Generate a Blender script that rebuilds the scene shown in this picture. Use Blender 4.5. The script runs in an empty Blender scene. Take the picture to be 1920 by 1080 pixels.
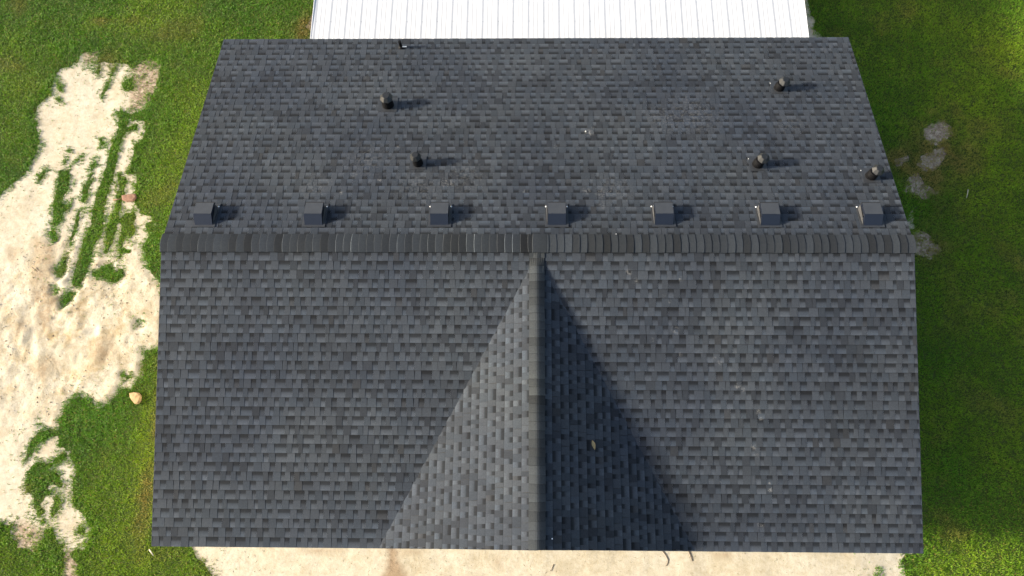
import bpy, bmesh, math, random
import numpy as np
from mathutils import Vector, Matrix
random.seed(7)
R = math.radians
scene = bpy.context.scene

# ---------------------------------------------------------------- camera
CAM = np.array([-0.118, -4.453, 15.312])
F = 1450.7                                   # focal length in photo pixels (1920 wide)
RM = np.array([[0.99981137, 0.00858192, -0.01742324],
               [-0.00285892, 0.95234007, 0.30502496],
               [-0.01921055, 0.30491761, -0.95218496]])
cd = bpy.data.cameras.new('camera'); cam = bpy.data.objects.new('camera', cd)
scene.collection.objects.link(cam); scene.camera = cam
cd.sensor_width = 36; cd.lens = F*36/1920; cd.clip_start = .1; cd.clip_end = 2000
m = Matrix.Identity(4)
for i in range(3):
    m[i][0] = RM[0][i]; m[i][1] = RM[1][i]; m[i][2] = -RM[2][i]; m[i][3] = CAM[i]
cam.matrix_world = m

# ---------------------------------------------------------------- light
SUN_EL, SUN_AZ = 22.3, 1.7                    # elevation; degrees the sun stands south of due west (-X)
to_sun = Vector((-math.cos(R(SUN_EL))*math.cos(R(SUN_AZ)), -math.cos(R(SUN_EL))*math.sin(R(SUN_AZ)), math.sin(R(SUN_EL))))
w = bpy.data.worlds.new('World'); scene.world = w; w.use_nodes = True
nt = w.node_tree; nt.nodes.clear()
sky = nt.nodes.new('ShaderNodeTexSky'); sky.sky_type = 'NISHITA'; sky.sun_disc = False
sky.sun_elevation = R(SUN_EL); sky.sun_rotation = R(270-SUN_AZ)
sky.air_density = 1.0; sky.dust_density = 3.5; sky.ozone_density = 0.6
bg = nt.nodes.new('ShaderNodeBackground'); bg.inputs[1].default_value = 0.145
out = nt.nodes.new('ShaderNodeOutputWorld')
nt.links.new(sky.outputs[0], bg.inputs[0]); nt.links.new(bg.outputs[0], out.inputs[0])
sd = bpy.data.lights.new('sun', 'SUN'); sd.energy = 5.0; sd.angle = R(5); sd.color = (1, .93, .82)
so = bpy.data.objects.new('sun', sd); scene.collection.objects.link(so)
so.rotation_euler = to_sun.to_track_quat('Z', 'Y').to_euler()
scene.view_settings.view_transform = 'Standard'; scene.view_settings.look = 'None'
scene.view_settings.exposure = .92; scene.view_settings.gamma = 1

# ---------------------------------------------------------------- helpers
def world_at(u, v, z=0.0):
    """where the sight line through photo pixel (u, v) meets height z"""
    d = RM.T @ np.array([(u-960)/F, (540-v)/F, 1.0])
    P = CAM + d*(z-CAM[2])/d[2]
    return P
def link(o, parent=None):
    scene.collection.objects.link(o)
    if parent: o.parent = parent
    return o
def tag(o, label=None, cat=None, group=None, kind=None):
    if label: o['label'] = label
    if cat: o['category'] = cat
    if group: o['group'] = group
    if kind: o['kind'] = kind
    return o
class MB:
    """collects quads and polygons, each with its own vertices and colour"""
    def __init__(s): s.v = []; s.f = []; s.c = []
    def poly(s, pts, col=(1, 1, 1)):
        n = len(s.v)
        for i, p in enumerate(pts):
            s.v.append(tuple(p)); s.c.append(col[i] if isinstance(col[0], (tuple, list)) else col)
        s.f.append(tuple(range(n, n+len(pts))))
    def box(s, a, b, M=None, col=(1, 1, 1)):
        x0, y0, z0 = a; x1, y1, z1 = b
        P = [Vector(p) for p in ((x0,y0,z0),(x1,y0,z0),(x1,y1,z0),(x0,y1,z0),(x0,y0,z1),(x1,y0,z1),(x1,y1,z1),(x0,y1,z1))]
        if M: P = [M @ p for p in P]
        for q in ((0,3,2,1),(4,5,6,7),(0,1,5,4),(1,2,6,5),(2,3,7,6),(3,0,4,7)): s.poly([P[i] for i in q], col)
    def extrude(s, prof, x0, x1, M=None, col=(1,1,1), caps=True):
        """profile of (y, z) pairs swept along x"""
        A = [Vector((x0, y, z)) for y, z in prof]; B = [Vector((x1, y, z)) for y, z in prof]
        if M: A = [M @ p for p in A]; B = [M @ p for p in B]
        n = len(prof)
        for i in range(n):
            j = (i+1) % n; s.poly([A[i], A[j], B[j], B[i]], col)
        if caps: s.poly(A[::-1], col); s.poly(B, col)
    def build(s, name, mat, parent=None, smooth=False, bevel=0, weld=False):
        me = bpy.data.meshes.new(name); me.from_pydata(s.v, [], s.f)
        at = me.color_attributes.new('col', 'FLOAT_COLOR', 'POINT')
        at.data.foreach_set('color', np.array([(*c, 1.0) for c in s.c], dtype=np.float32).ravel())
        me.materials.append(mat)
        if weld or bevel or smooth:
            bm = bmesh.new(); bm.from_mesh(me); bmesh.ops.remove_doubles(bm, verts=bm.verts, dist=1e-5)
            bmesh.ops.recalc_face_normals(bm, faces=bm.faces)
            if bevel: bmesh.ops.bevel(bm, geom=bm.edges[:], offset=bevel, segments=2, affect='EDGES', clamp_overlap=True)
            bm.to_mesh(me); bm.free()
        if smooth: me.shade_smooth()
        o = bpy.data.objects.new(name, me); link(o, parent); return o
def tube(mb, rings, n=20, M=None, cap=True, col=(1,1,1), rot=0):
    """rings of (cx, cy, z, radius)"""
    L = []
    for cx, cy, z, r in rings:
        ring = [Vector((cx+r*math.cos(2*math.pi*k/n+rot), cy+r*math.sin(2*math.pi*k/n+rot), z)) for k in range(n)]
        L.append([M @ p for p in ring] if M else ring)
    for a, b in zip(L, L[1:]):
        for k in range(n): j = (k+1) % n; mb.poly([a[k], a[j], b[j], b[k]], col)
    if cap: mb.poly(L[-1], col); mb.poly(L[0][::-1], col)

_rng = np.random.default_rng(11); _lat = _rng.random((512, 512))
def vnoise(x, y, s, seed=0):
    """smooth value noise 0..1 with cell size s metres"""
    x = np.asarray(x)/s+seed*17.3+1000; y = np.asarray(y)/s+seed*31.7+1000
    xi = np.floor(x).astype(int); yi = np.floor(y).astype(int); fx = x-xi; fy = y-yi
    fx = fx*fx*(3-2*fx); fy = fy*fy*(3-2*fy)
    g = lambda a, b: _lat[a % 512, b % 512]
    return (g(xi,yi)*(1-fx)+g(xi+1,yi)*fx)*(1-fy)+(g(xi,yi+1)*(1-fx)+g(xi+1,yi+1)*fx)*fy
def fbm(x, y, s, o=4, seed=0):
    t = 0; a = 1; n = 0
    for k in range(o): t = t+a*vnoise(x, y, s/2**k, seed+k); n += a; a *= .55
    return t/n

# ---------------------------------------------------------------- materials
def mat(name, base=(.5,.5,.5), rough=.6, metal=0, vcol=False, spec=.5):
    m = bpy.data.materials.new(name); m.use_nodes = True
    nt = m.node_tree; b = nt.nodes['Principled BSDF']
    b.inputs['Base Color'].default_value = (*base, 1); b.inputs['Roughness'].default_value = rough
    b.inputs['Metallic'].default_value = metal; b.inputs['Specular IOR Level'].default_value = spec
    m['_b'] = 1
    return m, nt, b
def node(nt, t, **k):
    n = nt.nodes.new(t)
    for a, v in k.items(): setattr(n, a, v)
    return n
def noise(nt, scale, detail=3, rough=.6, coord=None):
    n = node(nt, 'ShaderNodeTexNoise'); n.inputs['Scale'].default_value = scale
    n.inputs['Detail'].default_value = detail; n.inputs['Roughness'].default_value = rough
    if coord is not None: nt.links.new(coord, n.inputs['Vector'])
    return n
def ramp(nt, src, stops):
    r = node(nt, 'ShaderNodeValToRGB'); e = r.color_ramp.elements
    while len(e) < len(stops): e.new(.5)
    for i, (p, c) in enumerate(stops): e[i].position = p; e[i].color = (*c, 1) if len(c) == 3 else c
    nt.links.new(src, r.inputs[0]); return r
def mix(nt, a, b, fac=1.0, mode='MULTIPLY'):
    n = node(nt, 'ShaderNodeMix', data_type='RGBA', blend_type=mode)
    for sock, v in ((0, fac), (6, a), (7, b)):
        if hasattr(v, 'links') or hasattr(v, 'is_output'): nt.links.new(v, n.inputs[sock])
        elif isinstance(v, (int, float)): n.inputs[sock].default_value = v
        else: n.inputs[sock].default_value = (*v, 1)
    return n.outputs[2]
def math_n(nt, op, a, b=None, clamp=False):
    n = node(nt, 'ShaderNodeMath', operation=op); n.use_clamp = clamp
    for i, v in enumerate((a, b)):
        if v is None: continue
        if hasattr(v, 'is_output'): nt.links.new(v, n.inputs[i])
        else: n.inputs[i].default_value = v
    return n.outputs[0]
def geo_pos(nt): return node(nt, 'ShaderNodeNewGeometry').outputs['Position']

# worn and scuffed spots on the shingles: (x, y, radius, strength), filled in below from the roof survey
SCUFFS = []
def plain(name, base, rough=.6, metal=0, spec=.5, var=.12, scale=9, bump=0, bscale=60):
    m, nt, b = mat(name, base, rough, metal, spec=spec)
    p = geo_pos(nt); n = noise(nt, scale, 4, .6, p)
    lo = tuple(c*(1-var) for c in base); hi = tuple(min(1, c*(1+var)) for c in base)
    nt.links.new(ramp(nt, n.outputs[0], [(.3, lo), (.7, hi)]).outputs[0], b.inputs['Base Color'])
    if bump:
        bn = noise(nt, bscale, 3, .6, p); bp = node(nt, 'ShaderNodeBump'); bp.inputs['Strength'].default_value = bump
        bp.inputs['Distance'].default_value = .01
        nt.links.new(bn.outputs[0], bp.inputs['Height']); nt.links.new(bp.outputs[0], b.inputs['Normal'])
    return m

G = 2.6; PHI = 0.24538541; HR = 1.16372504; WD = 4.6468666; ZR = G+HR; W2 = 6.0
TAN = math.tan(PHI); GX, GG, GDH = 0.0388, 2.452, 0.0483
GTAN = (HR-GDH)/GG; GPHI = math.atan(GTAN); EXPO = 4.790368/33
def on_far(u, v):
    d = RM.T @ np.array([(u-960)/F, (540-v)/F, 1.0]); t = (ZR-TAN*CAM[1]-CAM[2])/(d[2]+TAN*d[1]); return CAM+d*t
def on_near(u, v):
    d = RM.T @ np.array([(u-960)/F, (540-v)/F, 1.0]); t = (ZR+TAN*CAM[1]-CAM[2])/(d[2]-TAN*d[1]); return CAM+d*t
for u, v, r, s in ((1105,250,.10,.9),(1112,240,.05,.7),(1100,358,.09,.6),(1128,362,.14,.45),(1130,385,.12,.35),(985,360,.06,.6),
                   (845,344,.10,.7),(835,342,.16,.4),(712,338,.06,.6),(665,328,.07,.6),(640,362,.05,.6),(747,275,.05,.5),(1300,215,.7,.24),(1250,222,.5,.22),
                   (690,300,.6,.2),(870,330,.6,.2),(790,350,.6,.18),(1043,275,.07,.4),(870,293,.03,.8),(1150,355,.4,.22),(590,350,.35,.2),(1480,235,.4,.15)):
    p = on_far(u, v); SCUFFS.append((p[0], p[1], r, s))
for u, v, r, s in ((1179,510,.07,.7),(1192,527,.06,.6),(1276,523,.05,.9),(1245,555,.04,.5),(1256,566,.04,.5),(1266,620,.09,.55),(1222,637,.05,.5),
                   (1276,665,.04,.6),(1350,680,.05,.85),(1383,724,.06,.8),(1392,730,.05,.7),(1340,672,.04,.6),(1422,772,.06,.7),(1426,785,.05,.8),
                   (1413,838,.06,.7),(1418,855,.05,.6),(1444,918,.05,1.0),(1443,905,.04,.8),(1426,985,.07,.6),(1320,860,.03,.5),(1350,905,.03,.5)):
    p = on_near(u, v); SCUFFS.append((p[0], p[1], r, s))

def shingle_mat():
    m, nt, b = mat('asphalt_shingle', rough=.88, spec=.25)
    p = geo_pos(nt); a = node(nt, 'ShaderNodeAttribute', attribute_name='col')
    g = noise(nt, 190, 2, .7, p)
    c = mix(nt, a.outputs['Color'], ramp(nt, g.outputs[0], [(.25, (.62,.62,.62)), (.75, (1.38,1.38,1.38))]).outputs[0])
    g2 = noise(nt, 38, 4, .65, p)
    c = mix(nt, c, ramp(nt, g2.outputs[0], [(.3, (.86,.86,.87)), (.7, (1.14,1.14,1.12))]).outputs[0])
    l = noise(nt, .55, 4, .55, p)
    c = mix(nt, c, ramp(nt, l.outputs[0], [(.33, (.83,.86,.93)), (.66, (1.16,1.14,1.08))]).outputs[0])
    fn = ramp(nt, noise(nt, 26, 5, .75, p).outputs[0], [(.47, (0,0,0)), (.66, (1,1,1))]).outputs[0]
    tot = None
    sx = node(nt, 'ShaderNodeSeparateXYZ'); nt.links.new(p, sx.inputs[0])
    for x, y, r, s in SCUFFS:
        cmb = node(nt, 'ShaderNodeCombineXYZ'); nt.links.new(sx.outputs[0], cmb.inputs[0]); nt.links.new(sx.outputs[1], cmb.inputs[1])
        dn = node(nt, 'ShaderNodeVectorMath', operation='DISTANCE'); nt.links.new(cmb.outputs[0], dn.inputs[0]); dn.inputs[1].default_value = (x, y, 0)
        q = node(nt, 'ShaderNodeMapRange'); q.inputs[1].default_value = 0; q.inputs[2].default_value = r; q.inputs[3].default_value = s; q.inputs[4].default_value = 0
        nt.links.new(dn.outputs['Value'], q.inputs[0])
        tot = q.outputs[0] if tot is None else math_n(nt, 'MAXIMUM', tot, q.outputs[0])
    fac = math_n(nt, 'MULTIPLY', tot, fn, True)
    c = mix(nt, c, (.30, .29, .265), fac, 'MIX')
    nt.links.new(c, b.inputs['Base Color'])
    bp = node(nt, 'ShaderNodeBump'); bp.inputs['Strength'].default_value = .5; bp.inputs['Distance'].default_value = .002
    nt.links.new(g.outputs[0], bp.inputs['Height']); nt.links.new(bp.outputs[0], b.inputs['Normal'])
    return m
M_SH = shingle_mat()
M_WALL = plain('painted_siding', (.62,.60,.55), .6)
M_TRIM = plain('white_trim', (.72,.72,.70), .45, var=.04)
M_DRIP = plain('dark_drip_edge', (.03,.032,.035), .45)
M_VENT = plain('dark_painted_steel', (.009,.012,.020), .30, spec=.6, var=.06)
M_RIM = plain('bare_vent_flange', (.055,.055,.055), .5, var=.2)
M_TOP = plain('grey_painted_steel', (.043,.046,.050), .45, var=.10)  # paler grey than the rest of the hood, for its top sheet
M_DARK = plain('vent_screen_and_lip_shadow', (.008,.008,.009), .8)
M_PIPE = plain('black_rubber_pipe', (.004,.004,.0045), .6, spec=.15)
M_CAPM = plain('weathered_vent_cap', (.011,.012,.012), .45, metal=0, spec=.6, var=.2, scale=25)
M_SEAL = plain('white_sealant', (.75,.75,.72), .6)

# ---------------------------------------------------------------- house
house = bpy.data.objects.new('house', None); link(house)
tag(house, 'single-storey house seen from above under a dark grey asphalt shingle gable roof', 'house')
rnd = random.Random(3)
def tone(x, y):
    q = rnd.random()
    L = rnd.gauss(1, .085)
    big = .90+.15*float(vnoise(x, y, .9, 5))+.12*float(vnoise(x, y*1.6, .30, 8))-.06-.16*(float(vnoise(x, y*1.5, .27, 15)) > .80)
    L *= big
    if q < .13: c = (.025, .029, .035)
    elif q < .145: c = (.028, .030, .033)
    elif q < .50: c = (.034, .041, .050)
    else: c = (.039, .045, .053)
    return tuple(k*L for k in c)
def sc(c, f): return tuple(k*f for k in c)
def shingles(mb, O, U, V, N, urange, nc, vlen, gain=1.0):
    """courses of laminated shingles: a lower ply with raised tabs over it"""
    O, U, V, N = map(Vector, (O, U, V, N))
    P = lambda u, v, n: O+U*u+V*v+N*n
    for i in range(nc):
        v0 = i*EXPO+rnd.uniform(-.0015, .0015); v1 = min((i+1)*EXPO, vlen)+.004
        if i == 0: v0 = -.012
        u0, u1 = urange(v0, v1)
        if u1-u0 < .03: continue
        u = u0-rnd.uniform(0, .15) if False else u0
        first = True
        while u < u1-1e-4:
            # one recess, then one tab
            gap = rnd.uniform(.055, .105) if rnd.random() < .86 else rnd.uniform(.13, .19)
            tab = rnd.uniform(.07, .13) if rnd.random() < .82 else rnd.uniform(.16, .28)
            if first: gap *= rnd.uniform(.1, 1); first = False
            a, bb = u, min(u+gap, u1)
            if i == 0: pass
            wob = lambda: rnd.uniform(-.001, .001)
            q = P((a+bb)/2, v0, 0); c = tone(q.x, q.y); c = sc(c, gain)
            hb, ht = .0075+wob(), .0015
            def zz(t): return hb+(ht-hb)*t
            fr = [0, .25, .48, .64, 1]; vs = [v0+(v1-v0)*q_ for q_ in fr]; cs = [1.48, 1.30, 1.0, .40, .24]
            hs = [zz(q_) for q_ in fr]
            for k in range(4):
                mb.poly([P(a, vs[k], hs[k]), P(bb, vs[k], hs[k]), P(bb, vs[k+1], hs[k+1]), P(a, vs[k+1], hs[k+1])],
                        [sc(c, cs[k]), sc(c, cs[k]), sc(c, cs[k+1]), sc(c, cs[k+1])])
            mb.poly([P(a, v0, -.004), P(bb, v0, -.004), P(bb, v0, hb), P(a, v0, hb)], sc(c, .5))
            a, bb = bb, min(bb+tab, u1)
            if bb-a > .004:
                # split wide tabs with a joint now and then
                parts = [(a, bb)]
                if bb-a > .15: mdl = a+(bb-a)*rnd.uniform(.35, .65); parts = [(a, mdl-.0012), (mdl+.0012, bb)]
                for (s0, s1) in parts:
                    q = P((s0+s1)/2, v0, 0); c = sc(tone(q.x, q.y), gain)
                    h0, h1 = .0095+rnd.uniform(-.0010, .0016), .0048
                    sk0, sk1 = rnd.uniform(0, .008), rnd.uniform(0, .008)
                    A, B, C2, D = P(s0, v0, h0), P(s1, v0, h0), P(s1-sk1, v1, h1), P(s0+sk0, v1, h1)
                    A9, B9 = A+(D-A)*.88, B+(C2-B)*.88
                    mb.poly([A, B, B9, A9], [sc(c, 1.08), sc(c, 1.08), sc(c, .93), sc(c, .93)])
                    mb.poly([A9, B9, C2, D], [sc(c, .80), sc(c, .80), sc(c, .38), sc(c, .38)])  # upper end darkened to paint in the contact shadow under the next course
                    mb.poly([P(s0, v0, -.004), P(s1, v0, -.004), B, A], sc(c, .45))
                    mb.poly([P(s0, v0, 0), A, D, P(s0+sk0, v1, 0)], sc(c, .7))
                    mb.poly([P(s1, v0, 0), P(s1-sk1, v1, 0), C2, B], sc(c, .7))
                # felt ply under the tab
                mb.poly([P(a, v0, .001), P(bb, v0, .001), P(bb, v1, 0), P(a, v1, 0)], (.03,.03,.03))
            u = bb
cp, sp = math.cos(PHI), math.sin(PHI)
mb = MB()
Ls = 33*EXPO
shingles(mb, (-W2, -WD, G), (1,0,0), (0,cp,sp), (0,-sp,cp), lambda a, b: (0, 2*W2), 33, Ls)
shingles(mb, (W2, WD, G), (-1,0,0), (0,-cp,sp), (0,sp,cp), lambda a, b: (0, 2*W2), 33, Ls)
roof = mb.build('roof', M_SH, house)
roof['label'] = 'dark grey shingled main roof with two wide slopes'
# cross gable
gc, gs = math.cos(GPHI), math.sin(GPHI); GL = GG/gc
mb = MB()
def grange(v0, v1):
    z = G+v1*gs; y = -(ZR-z)/TAN
    return 0, min(y+WD+.25, WD-.03)
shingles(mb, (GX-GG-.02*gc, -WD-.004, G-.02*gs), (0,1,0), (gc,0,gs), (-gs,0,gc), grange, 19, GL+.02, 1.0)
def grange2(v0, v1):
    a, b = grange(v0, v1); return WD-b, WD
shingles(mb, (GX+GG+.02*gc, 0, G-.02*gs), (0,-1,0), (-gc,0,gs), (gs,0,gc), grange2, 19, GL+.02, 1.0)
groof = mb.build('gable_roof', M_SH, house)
groof['label'] = 'steeper shingled cross gable rising over the front slope'

# ridge caps
def cap_run(mb, n, start, D, S, Z, phi, half, expo, warm, lift0=.016):
    """n caps from start along D; the butt faces -D; S is the sideways axis"""
    start, D, S, Z = map(Vector, (start, D, S, Z))
    prof = []
    for k in range(9):
        s = -half+2*half*k/8
        rr = .034
        z = -math.tan(phi)*(math.sqrt(s*s+rr*rr)-rr)
        prof.append((s, z))
    for i in range(n):
        q = rnd.random(); L = rnd.gauss(1, .17)
        c = (.023,.027,.031) if q < .7 else (.014,.016,.018)
        if warm: c = (.032,.036,.038) if q < .85 else (.028,.031,.032)
        c = sc(c, L)
        a = i*expo+rnd.uniform(-.003, .003); b = a+expo*1.35
        h0, h1 = lift0+.008+rnd.uniform(-.001, .003), lift0-.002
        wob = rnd.uniform(-.004, .004); sk = rnd.uniform(-.004, .004); edge = rnd.choice((.9, 1.1, 1.4) if warm else (.9, 1.6, 2.8))
        def pt(t, k, h):
            s, z = prof[k]; conf = warm; bow = -.006*(1-(s/half)**2)
            q_ = start+D*((a if t == 0 else b)+(bow if t == 0 else 0)+sk*s/half)+S*(s+wob)+Z*(z+h)
            if warm: q_.z = max(q_.z, ZR+TAN*q_.y+h-.004)      # the caps bend over the main slope where they meet it
            return q_
        for k in range(8):
            mb.poly([pt(0,k,h0), pt(0,k+1,h0), pt(1,k+1,h1), pt(1,k,h1)], [sc(c,1.1), sc(c,1.1), sc(c,.85), sc(c,.85)])
            mb.poly([pt(0,k,h0-.013)-D*.009, pt(0,k+1,h0-.013)-D*.009, pt(0,k+1,h0), pt(0,k,h0)], sc(c, edge))
        for k in (0, 8):
            mb.poly([pt(0,k,h0-.03), pt(0,k,h0), pt(1,k,h1), pt(1,k,h1-.03)], sc(c,.7))
mb = MB()
xe = .122; nL = int((W2+GX)/xe); 
cap_run(mb, nL, (-W2-.01, 0, ZR), (1,0,0), (0,1,0), (0,0,1), PHI, .155, (W2+GX)/nL, False)
nR = int((W2-GX-.08)/xe)
cap_run(mb, nR, (W2+.01, 0, ZR), (-1,0,0), (0,1,0), (0,0,1), PHI, .155, (W2-GX-.05)/nR, False)
cap_run(mb, 1, (GX-.06, 0, ZR+.012), (1,0,0), (0,1,0), (0,0,1), PHI, .16, .16, False)
rc = mb.build('ridge_cap', M_SH, house); rc['label'] = 'row of dark brownish cap shingles along the main ridge'
mb = MB()
ng = int((WD-.12)/.126)
cap_run(mb, ng, (GX, -WD+.016, ZR-GDH), (0,1,0), (1,0,0), (0,0,1), GPHI, .122, (WD-.12)/ng, True)
rc = mb.build('ridge_cap', M_SH, house); rc['label'] = 'warm grey cap shingles along the front gable ridge'

# deck, trim and walls
mb = MB()
T = .10
mb.poly([(-W2+.02,-WD+.02,G-.004),(W2-.02,-WD+.02,G-.004),(W2-.02,0,ZR-.010),(-W2+.02,0,ZR-.010)])
mb.poly([(-W2+.02,WD-.02,G-.004),(-W2+.02,0,ZR-.010),(W2-.02,0,ZR-.010),(W2-.02,WD-.02,G-.004)])
mb.poly([(-W2+.02,-WD+.02,G-T),(-W2+.02,WD-.02,G-T),(W2-.02,WD-.02,G-T),(W2-.02,-WD+.02,G-T)])
mb.build('soffit', M_TRIM, house)
for y in (-WD+.012, WD-.012): mb = MB(); mb.box((-W2+.012, min(y, y*.997), G-.16), (W2-.012, max(y, y*.997), G-.014)); mb.build('fascia', M_TRIM, house)
for x in (-W2+.012, W2-.032):
    for sgn in (-1, 1):
        mb = MB()
        pr = [(sgn*(WD-.03), G-.16), (sgn*(WD-.03), G-.012), (0, ZR-.018), (0, ZR-.18)]
        mb.extrude(pr if sgn > 0 else pr[::-1], x, x+.02); mb.build('rake_board', M_TRIM, house)
# gable rake boards at the front
for sgn in (-1, 1):
    x0 = GX+sgn*(GG-.04); A = [(x0, G-.03), (GX, ZR-GDH-.03), (GX, ZR-GDH-.19), (x0, G-.19)]
    for y in (-WD+.004, -WD-.001): pass
    mb = MB(); f = [Vector((x, -WD+.004, z)) for x, z in A]; b_ = [Vector((x, -WD+.03, z)) for x, z in A]
    mb.poly(f); mb.poly(b_[::-1])
    for i in range(4): j = (i+1) % 4; mb.poly([f[i], f[j], b_[j], b_[i]])
    mb.build('rake_board', M_TRIM, house)
for y in (-WD-.006, WD-.004): mb = MB(); mb.box((-W2-.006, y, G-.04), (W2+.006, y+.010, G-.006)); mb.build('drip_edge', M_DRIP, house)
for x in (-W2-.006, W2-.004):
    for sgn in (-1, 1):
        pr = [(sgn*(WD+.004), G-.045), (sgn*(WD+.004), G+.002), (0, ZR+.002), (0, ZR-.045)]
        mb = MB(); mb.extrude(pr if sgn > 0 else pr[::-1], x, x+.010); mb.build('drip_edge', M_DRIP, house)
mb = MB()
ov = .35; wx, wy = W2-ov, WD-ov
for y in (-wy, wy-.1): mb = MB(); mb.box((-wx+.101, y, -.1), (wx-.101, y+.1, G-T-.003)); mb.build('wall', M_WALL, house)
for x in (-wx, wx-.1):
    mb = MB(); mb.extrude([(-wy, -.1), (wy, -.1), (wy, G-T-.003), (-wy, G-T-.003)], x, x+.1); mb.build('wall', M_WALL, house)
    mb = MB(); mb.extrude([(-wy, G-T+.002), (wy, G-T+.002), (0, ZR-.20)], x, x+.1); mb.build('gable_wall', M_WALL, house)
mb = MB()
mb.poly([(GX-GG+.3, -WD+.10, G-.19), (GX+GG-.3, -WD+.10, G-.19), (GX, -WD+.10, ZR-GDH-.16)])
mb.build('gable_wall', M_WALL, house)

# ---- box vents
def frame_far(x, y):
    """local axes on the far slope: x along the house, y down the slope, z out of the roof"""
    M = Matrix(((1,0,0,x),(0,cp,sp,y),(0,-sp,cp,ZR-TAN*y),(0,0,0,1))); return M
I4 = Matrix.Identity(4)
hw = .147
hm = MB()
hm.extrude([(0,.008),(0,.0),(.13,.0),(.13,.1),(.350,.1),(.350,.118),(.355,.118),(.355,.155),(.125,.155)][::-1], -hw, hw)
vent = hm.build('roof_vent', M_VENT, roof, bevel=.0025)
def child(o, p): o.parent = p; return o
f = MB(); f.box((-.19,-.03,.012),(.19,.44,.017)); fl = f.build('flange', M_DRIP, vent)
f = MB(); f.box((-hw+.006,.15,.017),(hw-.006,.335,.1)); sc_ = f.build('screen', M_DARK, vent)
f = MB(); f.box((-hw+.004,.131,.1555),(hw-.004,.352,.158)); bits = [fl, sc_, f.build('top_cover', M_TOP, vent)]
f = MB(); f.box((-hw-.002,.353,.120),(hw+.002,.368,.1575)); bits.append(f.build('shadow_lip', M_DARK, vent))  # black strip paints in the shadow along the hood's downslope lip
for s in (-1, 1):
    f = MB()
    A = [Vector((s*(hw+.005), .02, .018)), Vector((s*(hw+.015), .35, .02)), Vector((s*(hw+.008), .35, .115)), Vector((s*(hw+.005), .13, .07))]
    Bk = [p+Vector((s*.004, 0, 0)) for p in A]
    f.poly(A); f.poly(Bk[::-1])
    for i in range(4): j = (i+1) % 4; f.poly([A[i], A[j], Bk[j], Bk[i]])
    bits.append(f.build('side_lip', M_RIM, vent))
    f = MB(); tube(f, [(s*.172,.378,.016,.014),(s*.172,.378,.026,.012),(s*.172,.378,.031,.005)], 10)
    bits.append(f.build('sealant_dab', M_SEAL, vent, smooth=True))
VP = [(382,425),(588,425),(824,425),(1044,425),(1245,425),(1444,426),(1636,426)]
VL = ['leftmost dark box vent near the left rake', 'second dark box vent from the left below the ridge', 'third dark box vent from the left below the ridge',
      'middle dark box vent just right of the gable ridge line', 'third dark box vent from the right', 'second dark box vent from the right', 'rightmost dark box vent near the right rake']
for i, (u, v) in enumerate(VP):
    o = vent
    if i:
        o = vent.copy(); link(o, roof)
        for c in bits: d = c.copy(); link(d, o)
    p = on_far(u, v-1.5); o.matrix_world = frame_far(p[0], p[1])
    o['group'] = 'box vents in a row below the ridge'; o['label'] = VL[i]

# ---- octagonal capped exhaust vents
def pipe_vent(u, v, k, h, lean, label):
    p = on_far(u, v); M = Matrix.Translation((p[0], p[1], ZR-TAN*p[1]))
    b = MB(); tube(b, [(0,0,-.05,.098*k),(0,0,.10,.092*k),(lean*.2,.01,h*.70,.080*k)], 20)
    body = b.build('pipe_vent', M_PIPE, roof, smooth=False, weld=True)
    body.matrix_world = M
    b = MB(); s8 = math.pi/8
    lx, ly = lean, .03*k
    tube(b, [(lx,ly,h*.62,.098*k),(lx,ly,h*.74,.108*k),(lx,ly,h,.058*k)], 8, rot=s8)
    c = b.build('vent_cap', M_CAPM, body, weld=True, bevel=.003)
    Mf = Matrix.Rotation(-PHI, 4, 'X')
    b = MB(); b.box((-.15*k,-.15*k,.012),(.15*k,.17*k,.016), Mf); b.build('flange', M_DRIP, body)
    for sx, sy in (((-.14,.12),) if label.startswith('black') else ()):
        b = MB(); tube(b, [(sx*k,sy*k,.0,.007),(sx*k,sy*k,.02,.007),(sx*k,sy*k,.024,.004)], 8, Mf)
        b.build('sealant_dab', M_SEAL, body, weld=True)
    body['label'] = label; body['group'] = 'black capped pipe vents on the rear slope'
    return body
pipe_vent(728, 198, 1.12, .29, 0, 'largest black pipe vent with an octagonal cap')
pipe_vent(784, 307, .92, .28, -.02, 'smaller black pipe vent above the second and third box vents')
pipe_vent(1460, 166, .98, .25, .055, 'black pipe vent high on the right with a shining cap facet')
pipe_vent(1420, 309, .98, .25, .055, 'black pipe vent straight above the second box vent from the right')
pipe_vent(1632, 331, .98, .25, .055, 'black pipe vent nearest the right rake')
p = on_far(752, 90)
b = MB(); tube(b, [(0,0,-.05,.052),(0,0,.03,.048),(0,.01,.05,.030),(0,.012,.19,.028)], 14)
st = b.build('pipe_stub', M_PIPE, roof, weld=True); st.matrix_world = Matrix.Translation((p[0], p[1], ZR-TAN*p[1]))
st['label'] = 'slim black pipe stub at the rear eave'
b = MB(); b.box((.035,-.02,.055),(.115,.0,.062)); b.build('reflection_dash', M_TRIM, st)  # white dash standing in for a bright reflection beside the pipe
# small white sealant dabs at the front end of the gable ridge and along the main ridge
for u, v in ((1014,1022),(1034,1025)):
    b = MB(); q = on_near(u, v); z = ZR-GDH-GTAN*abs(q[0]-GX)
    tube(b, [(q[0]-.02, q[1]+.12, z-.01,.012),(q[0]-.02, q[1]+.12, z+.026,.010)], 8); b.build('sealant_dab', M_SEAL, groof, weld=True)
for u, v in ((1155,440),(1186,445),(1098,247)):
    b = MB(); q = on_far(u, v); tube(b, [(q[0], q[1], ZR-TAN*q[1], .012),(q[0], q[1], ZR-TAN*q[1]+.022, .009)], 8)
    b.build('sealant_dab', M_SEAL, roof, weld=True)

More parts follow.
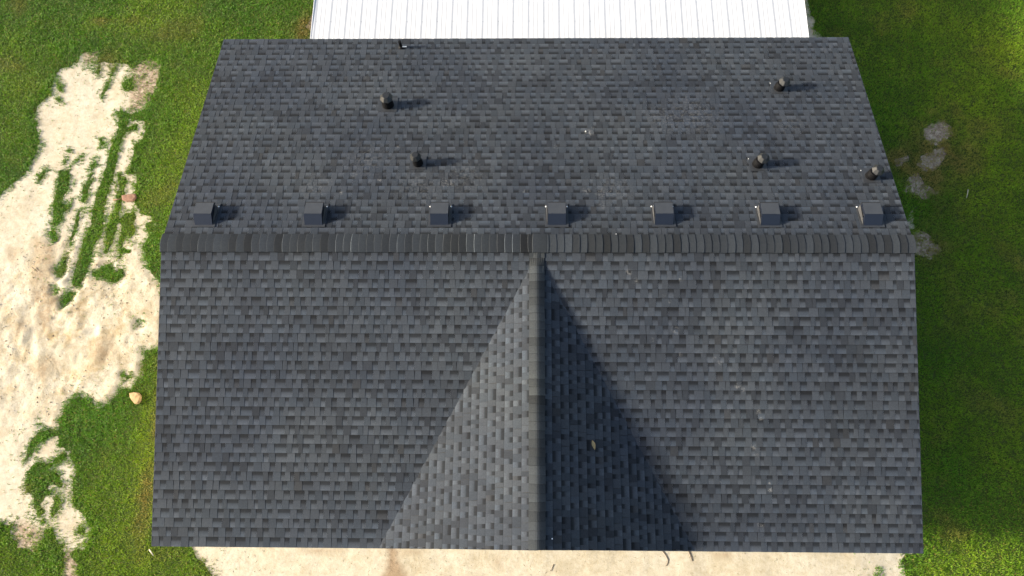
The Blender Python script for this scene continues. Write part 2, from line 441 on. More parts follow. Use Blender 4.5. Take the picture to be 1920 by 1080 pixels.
# ---------------------------------------------------------------- porch with white ribbed metal roof
porch = bpy.data.objects.new('metal_roofed_porch', None); link(porch); porch.location = (.47, 6.2, 0)
tag(porch, 'rear porch under a bright white ribbed metal roof behind the shingle roof', 'porch')
def metal_mat():
    m, nt, b = mat('white_ribbed_metal', (.80,.81,.82), .38, 0, spec=.5)
    p = geo_pos(nt)
    n = noise(nt, 3, 5, .7, p)
    c = ramp(nt, n.outputs[0], [(.25, (.53,.53,.525)), (.6, (.585,.585,.58))]).outputs[0]
    d = noise(nt, 45, 3, .7, p)
    c = mix(nt, c, ramp(nt, d.outputs[0], [(.18, (.8,.79,.76)), (.30, (1,1,1))]).outputs[0])
    c = mix(nt, c, node(nt, 'ShaderNodeAttribute', attribute_name='col').outputs['Color'])
    nt.links.new(c, b.inputs['Base Color']); return m
M_MET = metal_mat()
X0, X1, PY0, PY1 = -4.375, 5.325, WD-.12, WD+4.2
zt = 2.41; fall = .012
mb = MB()
prof = []; pitch = (X1-X0-.06)/32; x = X0+.03
prof.append((X0, 0)); 
for k in range(33):
    xc = x+k*pitch
    prof += [(xc-.042, 0), (xc-.012, .0062), (xc+.010, .0062), (xc+.044, 0)]
    if k < 32:
        for q in (.36, .64):
            xm = xc+pitch*q; prof += [(xm-.020, 0), (xm-.006, .0022), (xm+.006, .0022), (xm+.020, 0)]
prof.append((X1, 0))
for (a, za), (b_, zb) in zip(prof, prof[1:]):
    if b_-a < 1e-5: continue
    z1 = zt; z2 = zt-fall*(PY1-PY0)
    mb.poly([(a-.47,PY0-6.2,z1+za),(b_-.47,PY0-6.2,z1+zb),(b_-.47,PY1-6.2,z2+zb),(a-.47,PY1-6.2,z2+za)])
    mb.poly([(a-.47,PY0-6.2,z1-.02),(a-.47,PY1-6.2,z2-.02),(b_-.47,PY1-6.2,z2-.02),(b_-.47,PY0-6.2,z1-.02)])
mbp = mb
for xx in (X0-.012, X1): mb = MB(); mb.box((xx-.47, PY0-6.2, zt-.17), (xx-.47+.012, PY1-6.2, zt+.008)); mb.build('trim', M_TRIM, porch)
mb = mbp
for row in (.55, 1.15, 1.75, 2.6, 3.4):
    for k in range(33):
        if rnd.random() < .12: continue
        xc = x+k*pitch+.035-.47+rnd.uniform(-.004, .004); yy = WD+row+rnd.uniform(-.008, .008)-6.2; zz = zt-fall*(yy+6.2-PY0)
        tube(mb, [(xc,yy,zz,.007),(xc,yy,zz+.006,.006)], 6, col=(.35,.35,.35))
mb.build('roof_panel', M_MET, porch)
mb = MB(); mb.box((X0-.40, PY1-6.45, zt-.25), (X1-.54, PY1-6.33, zt-.075)); mb.build('beam', M_TRIM, porch)
for xx in (X0+.1, .4, X1-.2):
    mb = MB(); mb.box((xx-.05-.47, PY1-6.44, -.1), (xx+.05-.47, PY1-6.34, zt-.252)); mb.build('post', M_TRIM, porch)

# ---------------------------------------------------------------- ground
def wpoly(pts): return np.array([world_at(u, v)[:2] for u, v in pts])
SAND = [wpoly([(160,98),(184,93),(184,112),(205,120),(222,118),(240,122),(246,132),(262,120),(285,112),(297,120),(300,145),(290,168),(278,195),(268,212),(258,215),
  (270,227),(272,240),(268,262),(255,268),(250,285),(246,310),(238,325),(256,326),(255,345),(250,365),(255,385),(264,402),(284,406),(295,420),(292,440),(280,462),
  (268,485),(280,502),(288,520),(305,540),(310,655),(272,655),(268,680),(268,705),(258,708),(245,727),(228,728),(215,745),(205,755),(185,762),(172,755),(165,748),
  (152,742),(135,748),(122,765),(112,785),(110,803),(108,820),(112,838),(128,848),(132,862),(141,882),(132,905),(135,925),(140,950),(158,970),(172,992),(165,1012),
  (155,1027),(140,1037),(132,1048),(142,1062),(152,1085),(150,1120),(-300,1200),(-420,700),(-300,420),(-60,380),(0,370),(20,345),(45,330),(60,305),(75,270),
  (72,245),(67,215),(72,200),(95,180),(98,165),(105,140),(115,130),(135,125),(150,110)]),
 wpoly([(355,1010),(362,1030),(372,1048),(385,1060),(400,1085),(420,1120),(440,1300),(1680,1300),(1700,1080),(1690,1056),(1700,1044),(1712,1045),(1720,1036),(1700,980),(1500,900),(500,900)]),
 wpoly([(1508,-60),(1513,0),(1520,28),(1529,35),(1525,52),(1536,62),(1546,75),(1540,130),(1470,130),(1470,-60)]),
 wpoly([(587,20),(584,36),(578,50),(580,80),(600,80),(600,20)])]
def grow(P, k): c = P.mean(0); return c+(P-c)*k
SAND += [grow(wpoly(q), 1.22) for q in (
 [(1748,232),(1770,230),(1778,245),(1775,262),(1762,272),(1746,267),(1738,250)],[(1737,292),(1768,276),(1773,298),(1757,314),(1732,320),(1724,306)],
 [(1680,300),(1698,292),(1704,299),(1692,312),(1678,314)],[(1706,337),(1722,328),(1736,345),(1751,360),(1736,369),(1712,367),(1698,356)],
 [(1712,440),(1727,438),(1746,451),(1761,465),(1741,479),(1718,476)],[(1704,396),(1712,398),(1711,425),(1706,424)])]
GRASS = [wpoly(q) for q in (
 [(214,213),(226,207),(240,214),(262,213),(276,220),(268,226),(241,222),(238,245),(229,268),(222,285),(213,330),(206,350),(196,400),(193,440),(179,460),(171,485),
  (164,510),(152,538),(136,536),(134,528),(141,498),(149,478),(156,450),(168,420),(177,375),(190,340),(206,282),(213,262),(222,240),(222,224)],
 [(236,240),(262,232),(256,246),(238,248)],
 [(222,328),(237,332),(236,360),(229,376),(227,392),(223,410),(219,430),(213,450),(201,479),(194,476),(197,455),(200,430),(204,410),(211,402),(217,385),(218,365),(222,350)],
 [(112,321),(130,320),(134,330),(129,355),(119,370),(118,381),(128,383),(136,378),(132,392),(121,400),(117,415),(106,425),(98,420),(98,385),(105,355),(110,335)],
 [(98,424),(106,436),(107,450),(97,453),(92,440)],
 [(180,298),(184,308),(176,322),(173,340),(166,360),(159,382),(152,379),(154,358),(160,338),(167,325),(168,313)],
 [(145,392),(154,394),(149,420),(140,447),(134,466),(128,461),(133,438),(139,413)],
 [(125,476),(126,495),(122,513),(113,520),(107,508),(115,490)],
 [(119,571),(116,562),(128,547),(139,552),(133,566)],
 [(70,332),(84,315),(88,320),(78,338),(73,340)],
 [(142,297),(152,296),(150,303),(143,302)],[(119,300),(126,300),(125,309),(120,309)],[(128,278),(135,282),(128,290),(125,286)],
 [(236,398),(252,396),(256,404),(249,420),(256,430),(246,445),(236,444),(228,486),(221,484),(220,455),(228,428),(226,412)],
 [(268,420),(284,412),(296,440),(296,520),(285,500),(272,480),(266,462),(278,440)],
 [(168,512),(190,505),(204,492),(215,508),(232,502),(233,518),(220,532),(206,531),(190,520),(172,518)],
 [(108,152),(115,160),(118,172),(108,170)],[(104,180),(112,182),(118,190),(108,192)],
 [(210,122),(220,126),(208,150),(202,168),(192,186),(182,178),(196,164),(204,142)],[(238,148),(248,146),(249,168),(240,172),(232,158)],
 [(182,118),(190,125),(184,145),(178,135)],[(184,258),(196,266),(200,274),(190,272)],[(102,538),(106,536),(108,548),(102,547)],[(257,603),(265,603),(266,611),(258,611)],
 [(232,702),(248,704),(250,712),(236,714)],
 [(72,808),(95,803),(112,808),(108,820),(88,824),(67,840),(56,858),(45,867),(49,845),(57,825)],
 [(72,792),(84,797),(96,806),(80,805)],
 [(62,870),(72,864),(85,868),(98,866),(110,850),(126,846),(130,855),(106,871),(88,881),(100,884),(114,892),(112,901),(98,903),(92,915),(97,926),(86,931),(79,945),
  (91,970),(86,986),(70,976),(62,950),(60,930),(50,920),(47,900),(49,885)],
 [(104,925),(115,935),(111,955),(96,976),(91,965),(101,945)],
 [(97,905),(104,898),(120,905),(117,915)],
 [(-300,985),(0,983),(24,984),(22,1006),(40,1022),(62,1031),(79,1022),(78,1000),(84,985),(101,990),(111,1010),(116,1030),(121,1050),(126,1085),(130,1200),(-300,1200)],
 [(148,985),(162,992),(158,1006),(148,998)],
 [(1692,1040),(1704,1036),(1722,1040),(1722,1070),(1700,1060),(1686,1054)],
 [(1645,1068),(1652,1072),(1655,1080),(1645,1082)])]
DIRT = [wpoly(q) for q in ([(246,120),(300,100),(308,150),(290,200),(246,212),(243,170)],[(150,92),(190,88),(184,118),(160,122)],[(20,980),(58,982),(88,1000),(86,1040),(20,1035)],
 [(105,1035),(170,1035),(170,1120),(105,1120)],[(1670,220),(1790,220),(1790,385),(1670,385)],[(1700,430),(1770,430),(1770,485),(1700,485)],[(570,10),(600,10),(600,90),(570,90)])]
STAIN = [wpoly(q) for q in ([(62,440),(108,458),(100,535),(112,568),(92,640),(70,612),(58,540)],[(182,640),(215,628),(224,662),(196,692),(164,672)],[(58,695),(98,660),(116,680),(82,722)],[(20,610),(50,590),(60,620),(30,650)],[(10,455),(40,470),(30,500),(8,490)],[(724,1020),(745,1022),(742,1048),(760,1064),(772,1100),(704,1100),(722,1064),(730,1048)],[(1290,1030),(1302,1030),(1305,1048),(1312,1058),(1297,1058)],
 [(925,1040),(940,1046),(944,1062),(934,1070),(925,1055)],[(560,1026),(640,1026),(650,1036),(600,1042),(560,1036)],[(1322,1032),(1372,1034),(1372,1052),(1340,1050)],[(755,1028),(800,1028),(790,1042),(752,1044)])]
def sdf(px, py, poly):
    """signed distance, positive inside"""
    best = np.full(px.shape, 1e9); ins = np.zeros(px.shape, bool); n = len(poly)
    for i in range(n):
        ax, ay = poly[i]; bx, by = poly[(i+1) % n]; dx, dy = bx-ax, by-ay
        t = np.clip(((px-ax)*dx+(py-ay)*dy)/(dx*dx+dy*dy+1e-12), 0, 1)
        best = np.minimum(best, (px-ax-t*dx)**2+(py-ay-t*dy)**2)
        c = ((ay > py) != (by > py)); 
        with np.errstate(divide='ignore', invalid='ignore'): xi = dx*(py-ay)/(dy if dy else 1e-12)+ax
        ins ^= c & (px < xi)
    d = np.sqrt(best); return np.where(ins, d, -d)
STEP = .04
gx = np.arange(-15.6, 14.4, STEP); gy = np.arange(-7.6, 11.0, STEP)
GXX, GYY = np.meshgrid(gx, gy)
def region(polys, soft=0):
    r = np.full(GXX.shape, -9.0)
    for p in polys:
        x0, y0 = p.min(0)-1.0; x1, y1 = p.max(0)+1.0
        i0, i1 = np.searchsorted(gx, [x0, x1]); j0, j1 = np.searchsorted(gy, [y0, y1])
        if i1 <= i0 or j1 <= j0: continue
        sl = (slice(j0, j1), slice(i0, i1))
        r[sl] = np.maximum(r[sl], sdf(GXX[sl], GYY[sl], p))
    return r
sS = region(SAND); sG = region(GRASS); sD = region(DIRT); sT = region(STAIN); sE = np.maximum(sD, region([wpoly([(726,1020),(745,1022),(741,1048),(756,1064),(768,1100),(708,1100),(724,1064),(731,1048)])]))
sand_d = np.minimum(sS, -sG)                      # > 0 on bare sand, metres from the grass
rag = -.014+(fbm(GXX, GYY, .30, 4, 3)-.5)*.08+(vnoise(GXX, GYY, .07, 9)-.5)*.05
sparse = np.clip(fbm(GXX, GYY, .22, 3, 23), 0, 1)
sand_d = sand_d+rag+np.where(sD > -.25, (fbm(GXX, GYY, .18, 3, 37)-.55)*.22, 0)
# a sparse weedy stretch by the left rake and beside the tracks
wz = wpoly([(222,400),(292,395),(300,500),(262,470),(240,480),(215,500)]); wd = sdf(GXX, GYY, wz)
sand_d = np.where((wd > -.1) & (sand_d > -.1), np.minimum(sand_d, .14+(sparse-.5)*-.9), sand_d)
def samp(A, x, y):
    fx = np.clip((x-gx[0])/STEP, 0, len(gx)-1.001); fy = np.clip((y-gy[0])/STEP, 0, len(gy)-1.001)
    i = fx.astype(int); j = fy.astype(int); a = fx-i; b = fy-j
    return (A[j,i]*(1-a)+A[j,i+1]*a)*(1-b)+(A[j+1,i]*(1-a)+A[j+1,i+1]*a)*b
lump_c = world_at(120, 620)[:2]
lump = np.exp(-(((GXX-lump_c[0])/2.3)**2+((GYY-lump_c[1])/1.9)**2)**1.5)
sandy = np.clip(sand_d/.12, 0, 1)
ridg = 1-np.abs(fbm(GXX*.8+GYY*.6, GYY*.8-GXX*.6, .55, 4, 31)*2-1)
H = (fbm(GXX, GYY, 1.6, 4, 1)-.5)*.05
H += sandy*lump*((ridg-.6)*.05+(fbm(GXX, GYY, .20, 4, 41)-.5)*.08+.05)
H += sandy*(1-lump)*((fbm(GXX, GYY, .30, 3, 51)-.5)*.014)
# wheel-track grooves running with the grass strips
HZ = H*np.clip((15-np.abs(GXX))/2, 0, 1)
xs = np.concatenate([-np.geomspace(400, 16.5, 14), gx, np.geomspace(15.2, 400, 14)]); ys = np.concatenate([-np.geomspace(400, 8.5, 14), gy, np.geomspace(12, 400, 14)])
VX, VY = np.meshgrid(xs, ys); VZ = np.zeros(VX.shape); sl = (slice(14, 14+len(gy)), slice(14, 14+len(gx))); VZ[sl] = HZ
SM = np.full(VX.shape, -9.0); SM[sl] = sand_d; DM = np.full(VX.shape, -9.0); DM[sl] = sE+rag*1.5; TM = np.full(VX.shape, -9.0); TM[sl] = sT+rag*.8; LM = np.zeros(VX.shape); LM[sl] = lump
ny, nx = VX.shape; idx = np.arange(nx*ny).reshape(ny, nx)
faces = np.stack([idx[:-1,:-1], idx[:-1,1:], idx[1:,1:], idx[1:,:-1]], -1).reshape(-1, 4)
def fast_mesh(name, co, faces, k):
    me = bpy.data.meshes.new(name); me.vertices.add(len(co)); me.vertices.foreach_set('co', co.astype(np.float32).ravel())
    me.loops.add(faces.size); me.loops.foreach_set('vertex_index', faces.astype(np.int32).ravel())
    me.polygons.add(len(faces)); me.polygons.foreach_set('loop_start', np.arange(0, faces.size, k, dtype=np.int32))
    me.polygons.foreach_set('loop_total', np.full(len(faces), k, dtype=np.int32)); me.update(calc_edges=True); return me
me = fast_mesh('ground', np.stack([VX, VY, VZ], -1).reshape(-1, 3), faces, 4); me.shade_smooth()
for nm, A in (('sand', SM), ('dirt', DM), ('lump', LM), ('stain', TM)):
    at = me.attributes.new(nm, 'FLOAT', 'POINT'); at.data.foreach_set('value', A.astype(np.float32).ravel())
def ground_mat():
    m, nt, b = mat('ground_sand_and_soil', rough=.95, spec=.15)
    p = geo_pos(nt)
    n1 = noise(nt, 1.3, 6, .72, p); n2 = noise(nt, 9, 5, .7, p); n3 = noise(nt, 60, 3, .7, p)
    sand = ramp(nt, n1.outputs[0], [(.30, (.45,.385,.27)), (.50, (.52,.46,.345)), (.75, (.57,.52,.415))]).outputs[0]
    la = node(nt, 'ShaderNodeAttribute', attribute_name='lump').outputs['Fac']
    br = ramp(nt, noise(nt, 2.4, 6, .7, p).outputs[0], [(.47, (1,1,1)), (.66, (.70,.60,.44))]).outputs[0]
    sand = mix(nt, sand, br, la)
    sand = mix(nt, sand, ramp(nt, n2.outputs[0], [(.3, (.84,.81,.75)), (.62, (1.08,1.08,1.08))]).outputs[0])
    sand = mix(nt, sand, ramp(nt, n3.outputs[0], [(.27, (.62,.56,.46)), (.42, (1,1,1))]).outputs[0])
    dirt = ramp(nt, n2.outputs[0], [(.32, (.17,.115,.07)), (.5, (.35,.265,.185)), (.68, (.52,.42,.31))]).outputs[0]
    dirt = mix(nt, dirt, ramp(nt, n3.outputs[0], [(.3, (.55,.55,.55)), (.7, (1.35,1.35,1.3))]).outputs[0])
    da = node(nt, 'ShaderNodeAttribute', attribute_name='dirt').outputs['Fac']
    c = mix(nt, sand, dirt, math_n(nt, 'MULTIPLY', math_n(nt, 'ADD', da, .08, True), 7, True), 'MIX')
    ta = node(nt, 'ShaderNodeAttribute', attribute_name='stain').outputs['Fac']
    tf = math_n(nt, 'MULTIPLY', math_n(nt, 'MULTIPLY', math_n(nt, 'ADD', ta, .06, True), 6, True), ramp(nt, n2.outputs[0], [(.35, (.15,)*3), (.6, (.85,)*3)]).outputs[0])
    c = mix(nt, c, (.30, .215, .125), tf, 'MIX')
    soil = ramp(nt, n2.outputs[0], [(.3, (.042,.068,.012)), (.7, (.085,.110,.026))]).outputs[0]
    sa = node(nt, 'ShaderNodeAttribute', attribute_name='sand').outputs['Fac']
    sf = math_n(nt, 'ADD', math_n(nt, 'MULTIPLY', sa, 50), math_n(nt, 'ADD', math_n(nt, 'MULTIPLY', n2.outputs[0], 2.4), .6), True)
    c = mix(nt, soil, c, sf, 'MIX')
    nt.links.new(c, b.inputs['Base Color'])
    # far lawn beyond the modelled blades keeps the soil tone
    bp = node(nt, 'ShaderNodeBump'); bp.inputs['Strength'].default_value = .55; bp.inputs['Distance'].default_value = .03
    n4 = noise(nt, 24, 5, .75, p)
    h4 = math_n(nt, 'MULTIPLY', math_n(nt, 'ADD', math_n(nt, 'MULTIPLY', la, .9), .22), n4.outputs[0])
    hsum = math_n(nt, 'ADD', math_n(nt, 'ADD', math_n(nt, 'MULTIPLY', n2.outputs[0], .5), math_n(nt, 'MULTIPLY', n3.outputs[0], .12)), h4)
    nt.links.new(hsum, bp.inputs['Height']); nt.links.new(bp.outputs[0], b.inputs['Normal'])
    return m
me.materials.append(ground_mat())
g = bpy.data.objects.new('ground', me); link(g)
tag(g, 'pale sandy ground and soil around the house', kind='structure')

# ---------------------------------------------------------------- lawn
r = np.random.default_rng(5)
def blobs(x, y, L):
    """soft lawn colour patches, some lifting shaded lawn: (u, v, radius u, radius v, weight)"""
    t = np.zeros(x.shape)
    for u, v, ru, rv, wt in L:
        c = world_at(u, v); k = 16.2/F
        t += wt*np.exp(-((x-c[0])/(ru*k))**2-((y-c[1])/(rv*k))**2)
    return t
def make_lawn(n, x0, x1, y0, y1, hs, nb):
    x = r.uniform(x0, x1, n); y = r.uniform(y0, y1, n)
    s = samp(sand_d, x, y); z = samp(HZ, x, y); dd = samp(sD, x, y)
    inh = (np.abs(x) < W2-.38) & (np.abs(y) < WD-.38)
    big = fbm(x, y, 1.4, 3, 61); md = fbm(x, y, .30, 3, 71); fn = vnoise(x, y, .085, 81)
    # thin out towards and across the sand edge
    pk = np.clip(.60-s/.14+(fn-.5)*.7+(md-.5)*.8, 0, 1)*(s < .16)
    stray = ((s > 0) & (s < .5) & (r.random(n) < .010+.02*(fn > .8))) | ((dd > -.15) & (s > 0) & (r.random(n) < .55*np.clip(md*2.4-.65, .12, 1)))
    keep = ((r.random(n) < pk) | stray) & ~inh
    x, y, z, s, big, md, fn, dd = (q[keep] for q in (x, y, z, s, big, md, fn, dd)); n = len(x)
    clump = np.clip((fn-.35)*1.1+(md-.5)*1.0+.1, 0, 1.2)
    edge = np.exp(-np.abs(s+.12)/.16)                      # lush rims where the lawn meets sand
    yel = blobs(x, y, [(1780,450,260,500,.30),(1850,60,200,90,.35),(1700,20,60,40,.5),(1850,1060,170,45,.15),(1900,300,90,220,.45),(1840,560,80,60,.3),(280,860,30,200,.7),(250,30,80,60,.3),(215,960,90,110,.45),(300,1050,90,60,.35),
                       (150,45,170,22,.35),(330,270,22,60,.35),(1900,880,60,40,.35),(30,20,40,30,-.3)])  # right-hand patches yellowed to brighten and warm the lawn lying in shadow
    brn = blobs(x, y, [(210,38,60,14,.8),(250,70,50,14,.5),(130,52,60,10,.5),(1700,28,25,40,.6),(1840,70,45,18,.5),(1660,45,40,25,.4),(1895,150,22,22,.6),(1760,195,40,25,.4),(1700,150,30,30,.4),
                       (288,830,14,180,.8),(288,780,16,60,.5),(1880,950,35,12,.6),(1830,760,60,60,.5),(1810,1000,50,12,.4),(1760,960,20,20,.4),(570,50,16,40,1.),(1735,300,70,110,.6),(1725,350,60,60,.5),(1735,455,50,40,.4),(1680,300,40,30,.5),(1790,250,60,90,.4),
                       (1880,500,60,60,.3),(1800,600,60,60,.3),(90,300,16,22,.5),(60,160,50,30,.3)])
    dk = blobs(x, y, [(80,240,60,90,.5),(20,90,60,40,.45),(260,85,22,30,.6),(320,230,26,60,.6),(1620,60,60,50,.5),(1640,250,60,120,.35),(1790,900,90,60,.35),(1750,400,50,60,.3),(180,800,60,60,.5),(150,820,50,50,.4),(1770,520,50,60,.3)])
    yel = np.clip(yel+(big-.5)*1.6, -.5, 1.3); brn = np.clip(brn*1.15*(.4+md*1.2)+(fbm(x, y, .8, 3, 91)-.62)*2.2, 0, 1)
    lush = np.clip(edge*.8+dk+(fbm(x, y, .6, 3, 101)-.5)*1.0, 0, 1)
    NBt = n*nb; rep = lambda q: np.repeat(q, nb)
    X = rep(x)+r.normal(0, .012, NBt); Y = rep(y)+r.normal(0, .012, NBt); Z = rep(z)-.004
    h = hs*(.68+.42*rep(clump))*r.uniform(.6, 1.25, NBt)*(1+.5*rep(lush))*np.where(rep(s) > 0, .8, 1)
    az = r.uniform(0, 2*np.pi, NBt)*.8+rep(fbm(x, y, .12, 2, 111)*10)
    lean = r.uniform(.35, 1.15, NBt); wd_ = r.uniform(.0028, .0058, NBt)*(hs/.05)**.5
    ca, sa_ = np.cos(az), np.sin(az)
    tipx = X+ca*np.sin(lean)*h; tipy = Y+sa_*np.sin(lean)*h; tipz = Z+np.cos(lean)*h
    mx = X+ca*np.sin(lean*.6)*h*.55; my = Y+sa_*np.sin(lean*.6)*h*.55; mz = Z+np.cos(lean*.6)*h*.6
    co = np.empty((NBt, 5, 3))
    co[:,0] = np.stack([X-sa_*wd_, Y+ca*wd_, Z], -1); co[:,1] = np.stack([X+sa_*wd_, Y-ca*wd_, Z], -1)
    co[:,2] = np.stack([mx+sa_*wd_*.9, my-ca*wd_*.9, mz], -1); co[:,3] = np.stack([mx-sa_*wd_*.9, my+ca*wd_*.9, mz], -1)
    co[:,4] = np.stack([tipx, tipy, tipz], -1)
    b0 = np.arange(NBt)*5
    tri = np.concatenate([np.stack([b0, b0+1, b0+2], -1), np.stack([b0, b0+2, b0+3], -1), np.stack([b0+3, b0+2, b0+4], -1)])
    green = np.array([.110, .236, .008]); yl = np.array([.240, .350, .012]); bn = np.array([.31, .21, .06]); dg = np.array([.078, .215, .007])
    c = green[None]+(yl-green)[None]*np.clip(rep(yel)+r.normal(0, .22, NBt), -.25, 1.2)[:,None]
    c = c+(dg-c)*np.clip(rep(lush)*.75+r.normal(0, .12, NBt), 0, 1)[:,None]
    bf = np.clip(rep(brn)*.75+r.normal(0, .10, NBt), 0, 1); bf = np.where(r.random(NBt) < .05, .8, bf)
    c = c+(bn-c)*bf[:,None]
    c *= r.uniform(.75, 1.28, NBt)[:,None]*(.72+.42*rep(md)+.14*rep(fn))[:,None]
    c *= (1+.25*np.clip((rep(x)-5.5)/2, 0, 1)*np.clip((rep(y)+4.9)/.8, 0, 1))[:,None]  # blade colour brightened right of the house to lift the lawn in its shadow
    c = np.clip(c, .008, 1)
    col = np.repeat(c, 5, 0); col = np.concatenate([col, np.ones((len(col), 1))], 1)
    return co.reshape(-1, 3), tri, col
A = make_lawn(760000, -13.6, 12.2, -6.0, 8.6, .048, 3)
me = fast_mesh('lawn_grass', A[0], A[1], 3)
at = me.color_attributes.new('col', 'FLOAT_COLOR', 'POINT'); at.data.foreach_set('color', A[2].astype(np.float32).ravel())
def grass_mat():
    m, nt, b = mat('grass_blade', rough=.55, spec=.3)
    a = node(nt, 'ShaderNodeAttribute', attribute_name='col')
    nt.links.new(a.outputs['Color'], b.inputs['Base Color'])
    t = node(nt, 'ShaderNodeBsdfTranslucent'); nt.links.new(a.outputs['Color'], t.inputs[0])
    mx_ = node(nt, 'ShaderNodeMixShader'); mx_.inputs[0].default_value = .3
    nt.links.new(b.outputs[0], mx_.inputs[1]); nt.links.new(t.outputs[0], mx_.inputs[2])
    nt.links.new(mx_.outputs[0], nt.nodes['Material Output'].inputs[0]); return m
me.materials.append(grass_mat())
o = bpy.data.objects.new('lawn_grass', me); link(o); tag(o, 'short green lawn around the house, thinning out over the sand', 'grass', kind='stuff')

# ---------------------------------------------------------------- loose things
def gz(x, y): return float(samp(HZ, np.array([x]), np.array([y]))[0])
def slab(name, outline, t, z, material, label, cat, tilt=(0,0), zs=0):
    c = np.mean([world_at(u, v)[:2] for u, v in outline], 0)
    b = MB(); P = []
    for u, v in outline:
        q = world_at(u, v)[:2]-c; P.append(Vector((q[0], q[1], q[0]*tilt[0]+q[1]*tilt[1])))
    n = len(P); inner = [p*.82+Vector((0,0,t+random.uniform(-zs, zs))) for p in P]; mid = [p+Vector((0,0,t*.55)) for p in P]
    for A_, B_ in ((P, mid), (mid, inner)):
        for i in range(n): j = (i+1) % n; b.poly([A_[i], A_[j], B_[j], B_[i]])
    cc = sum(inner, Vector())/n+Vector((0,0,zs*.8))
    for i in range(n): b.poly([inner[i], inner[(i+1) % n], cc])
    b.poly(P[::-1])
    o = b.build(name, material, weld=True); o.location = (c[0], c[1], gz(*c)+z); tag(o, label, cat); return o
M_ROCK = plain('tan_sandstone', (.46,.30,.14), .9, var=.2, scale=14, bump=.6, bscale=30)
M_BARK = plain('weathered_bark', (.24,.13,.08), .9, var=.3, scale=16, bump=.6)
M_STICK = plain('bleached_stick', (.62,.55,.42), .8)
M_TWIG = plain('grey_brown_twig', (.12,.085,.06), .9)
M_LEAF = plain('dry_leaf', (.30,.22,.10), .7, var=.25, scale=30)
slab('stone', [(245,738),(254,736),(262,737),(267,743),(266,752),(261,758),(255,758),(250,752),(246,746)], .075, .01, M_ROCK, 'flat tan stone lying at the grass edge left of the house', 'stone', zs=.01)
slab('bark_scrap', [(230,368),(242,366),(256,365),(258,372),(252,379),(240,380),(231,377)], .03, .035, M_BARK, 'reddish brown bark scrap on the grass strips left of the house', 'bark', zs=.004)
def stick(name, pts, r0, material, label, cat, z=.03, zf=None):
    W = [world_at(u, v) for u, v in pts]; c = np.mean(W, 0); b = MB()
    P = [Vector((q[0]-c[0], q[1]-c[1], 0)) for q in W]
    rings = []
    for i, p in enumerate(P):
        d = (P[min(i+1, len(P)-1)]-P[max(i-1, 0)]).normalized(); s = d.cross(Vector((0,0,1))); rr = r0*(1-.5*i/(len(P)-1))
        rings.append([p+s*rr*math.cos(a)+Vector((0,0,1))*rr*math.sin(a) for a in (k*math.pi/3 for k in range(6))])
    for A_, B_ in zip(rings, rings[1:]):
        for k in range(6): j = (k+1) % 6; b.poly([A_[k], A_[j], B_[j], B_[k]])
    b.poly(rings[0][::-1]); b.poly(rings[-1])
    o = b.build(name, material, weld=True, smooth=True); o.location = (c[0], c[1], gz(c[0], c[1])+z); tag(o, label, cat); return o
stick('stick', [(214,376),(222,375),(233,373)], .014, M_BARK, 'short dark stick poking left from the bark scrap', 'stick')
stick('stick', [(282,1030),(286,1036),(290,1042)], .014, M_STICK, 'short bleached white stick in the grass by the front left roof corner', 'stick', .05)
stick('stick', [(1813,357),(1812,365),(1810,373)], .010, M_STICK, 'pale upright straw in the lawn right of the house', 'stick', .05)
stick('twig', [(1240,1030),(1248,1040),(1253,1050),(1252,1056),(1249,1061)], .010, M_TWIG, 'crooked dark twig on the front sand', 'twig', .008)
stick('twig', [(1291,1033),(1296,1044),(1298,1052)], .010, M_TWIG, 'short dark twig with a knot right of the crooked twig', 'twig', .008)
stick('twig', [(1038,1058),(1036,1064),(1033,1071)], .006, M_TWIG, 'thin straight twig on the front sand below the gable', 'twig', .006)
stick('twig', [(64,503),(70,508),(75,512)], .009, M_TWIG, 'small dark twig on the lumpy sand at the left', 'twig', .03)
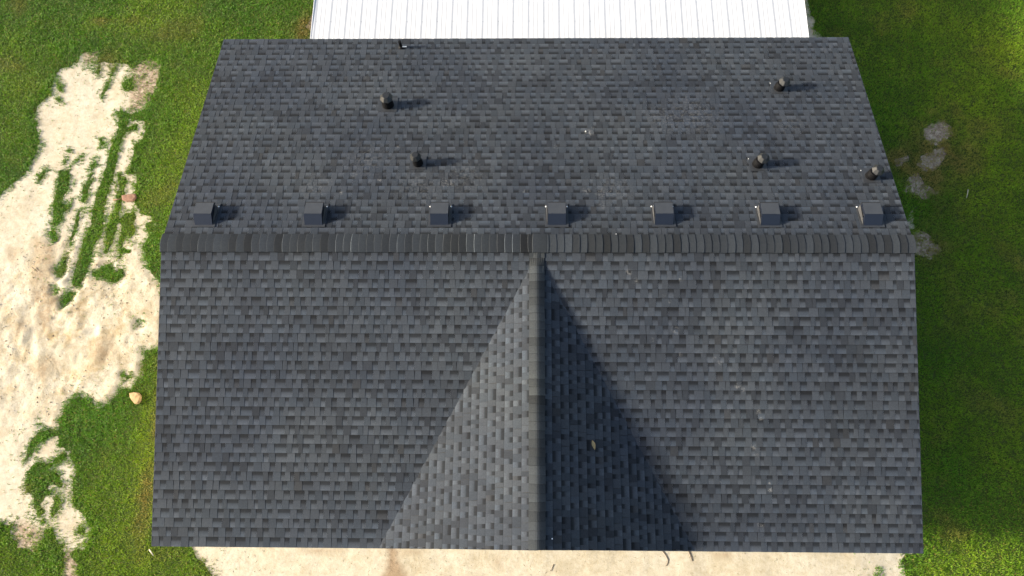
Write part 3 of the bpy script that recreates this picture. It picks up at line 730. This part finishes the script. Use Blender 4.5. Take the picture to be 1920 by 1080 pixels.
# crumbs, clods and plant bits scattered over the sand: one object, nobody could count them
b = MB(); rl = np.random.default_rng(21)
for k in range(5200):
    if k % 3 == 0: x, y = rl.uniform(-7.5, 8.5), rl.uniform(-6.0, -4.3)
    else: x, y = rl.uniform(-12.5, -5.6), rl.uniform(-5.8, 7)
    s_ = float(samp(sand_d, np.array([x]), np.array([y]))[0])
    if s_ < .01: continue
    lm_ = float(samp(lump, np.array([x]), np.array([y]))[0])
    q = rl.random(); z = gz(x, y); a = rl.uniform(0, 6.28); ca, sa = math.cos(a), math.sin(a)
    if q < .35:
        l, w_ = rl.uniform(.012, .05), rl.uniform(.0025, .005); col = [(.16,.12,.06),(.10,.13,.03),(.30,.24,.12)][rl.integers(3)]; hh = .005
    else:
        if lm_ < .25 and rl.random() < .6: continue
        l = rl.uniform(.006, .014+.022*lm_); w_ = l*rl.uniform(.6, 1); col = [(.42,.34,.23),(.26,.20,.13),(.50,.45,.36)][rl.integers(3)]; hh = l*.7
    e = [(l, 0), (0, w_), (-l, 0), (0, -w_)]; E = [Vector((x+p_*ca-q_*sa, y+p_*sa+q_*ca, z-.002)) for p_, q_ in e]; tp = Vector((x+rl.uniform(-.3,.3)*w_, y, z+hh))
    for i in range(4): b.poly([E[i], E[(i+1) % 4], tp], col)
def litter_mat():
    m, nt, bb = mat('sand_litter', rough=.9); nt.links.new(node(nt, 'ShaderNodeAttribute', attribute_name='col').outputs['Color'], bb.inputs['Base Color']); return m
tag(b.build('sand_litter', litter_mat()), 'crumbs, clods and dead plant bits scattered over the pale sand', 'debris', kind='stuff')
# leaf on the gable
d = RM.T @ np.array([(1112-960)/F, (540-835)/F, 1.0]); zc = ZR-GDH
t = (zc-GTAN*(CAM[0]-GX)-CAM[2])/(d[2]+GTAN*d[0]); q = CAM+d*t
b = MB(); n = 9
up = [Vector((.030*math.sin(math.pi*k/n)**.8*(1 if k < 6 else .8), .075-.15*k/n, .008+.010*math.sin(math.pi*k/n))) for k in range(n+1)]
dn = [Vector((-p.x, p.y, p.z)) for p in up]; md_ = [Vector((0, p.y, p.z-.006)) for p in up]
for i in range(n): b.poly([md_[i], up[i], up[i+1], md_[i+1]]); b.poly([dn[i], md_[i], md_[i+1], dn[i+1]])
lf = b.build('leaf', M_LEAF, weld=True)
lf.matrix_world = Matrix.Translation(q+np.array([0, 0, .024])) @ Matrix.Rotation(GPHI, 4, 'Y') @ Matrix.Rotation(R(18), 4, 'Z')
md = lf.modifiers.new('thickness', 'SOLIDIFY'); md.thickness = .0015
tag(lf, 'curled yellow-brown leaf resting on the shaded side of the front gable', 'leaf')
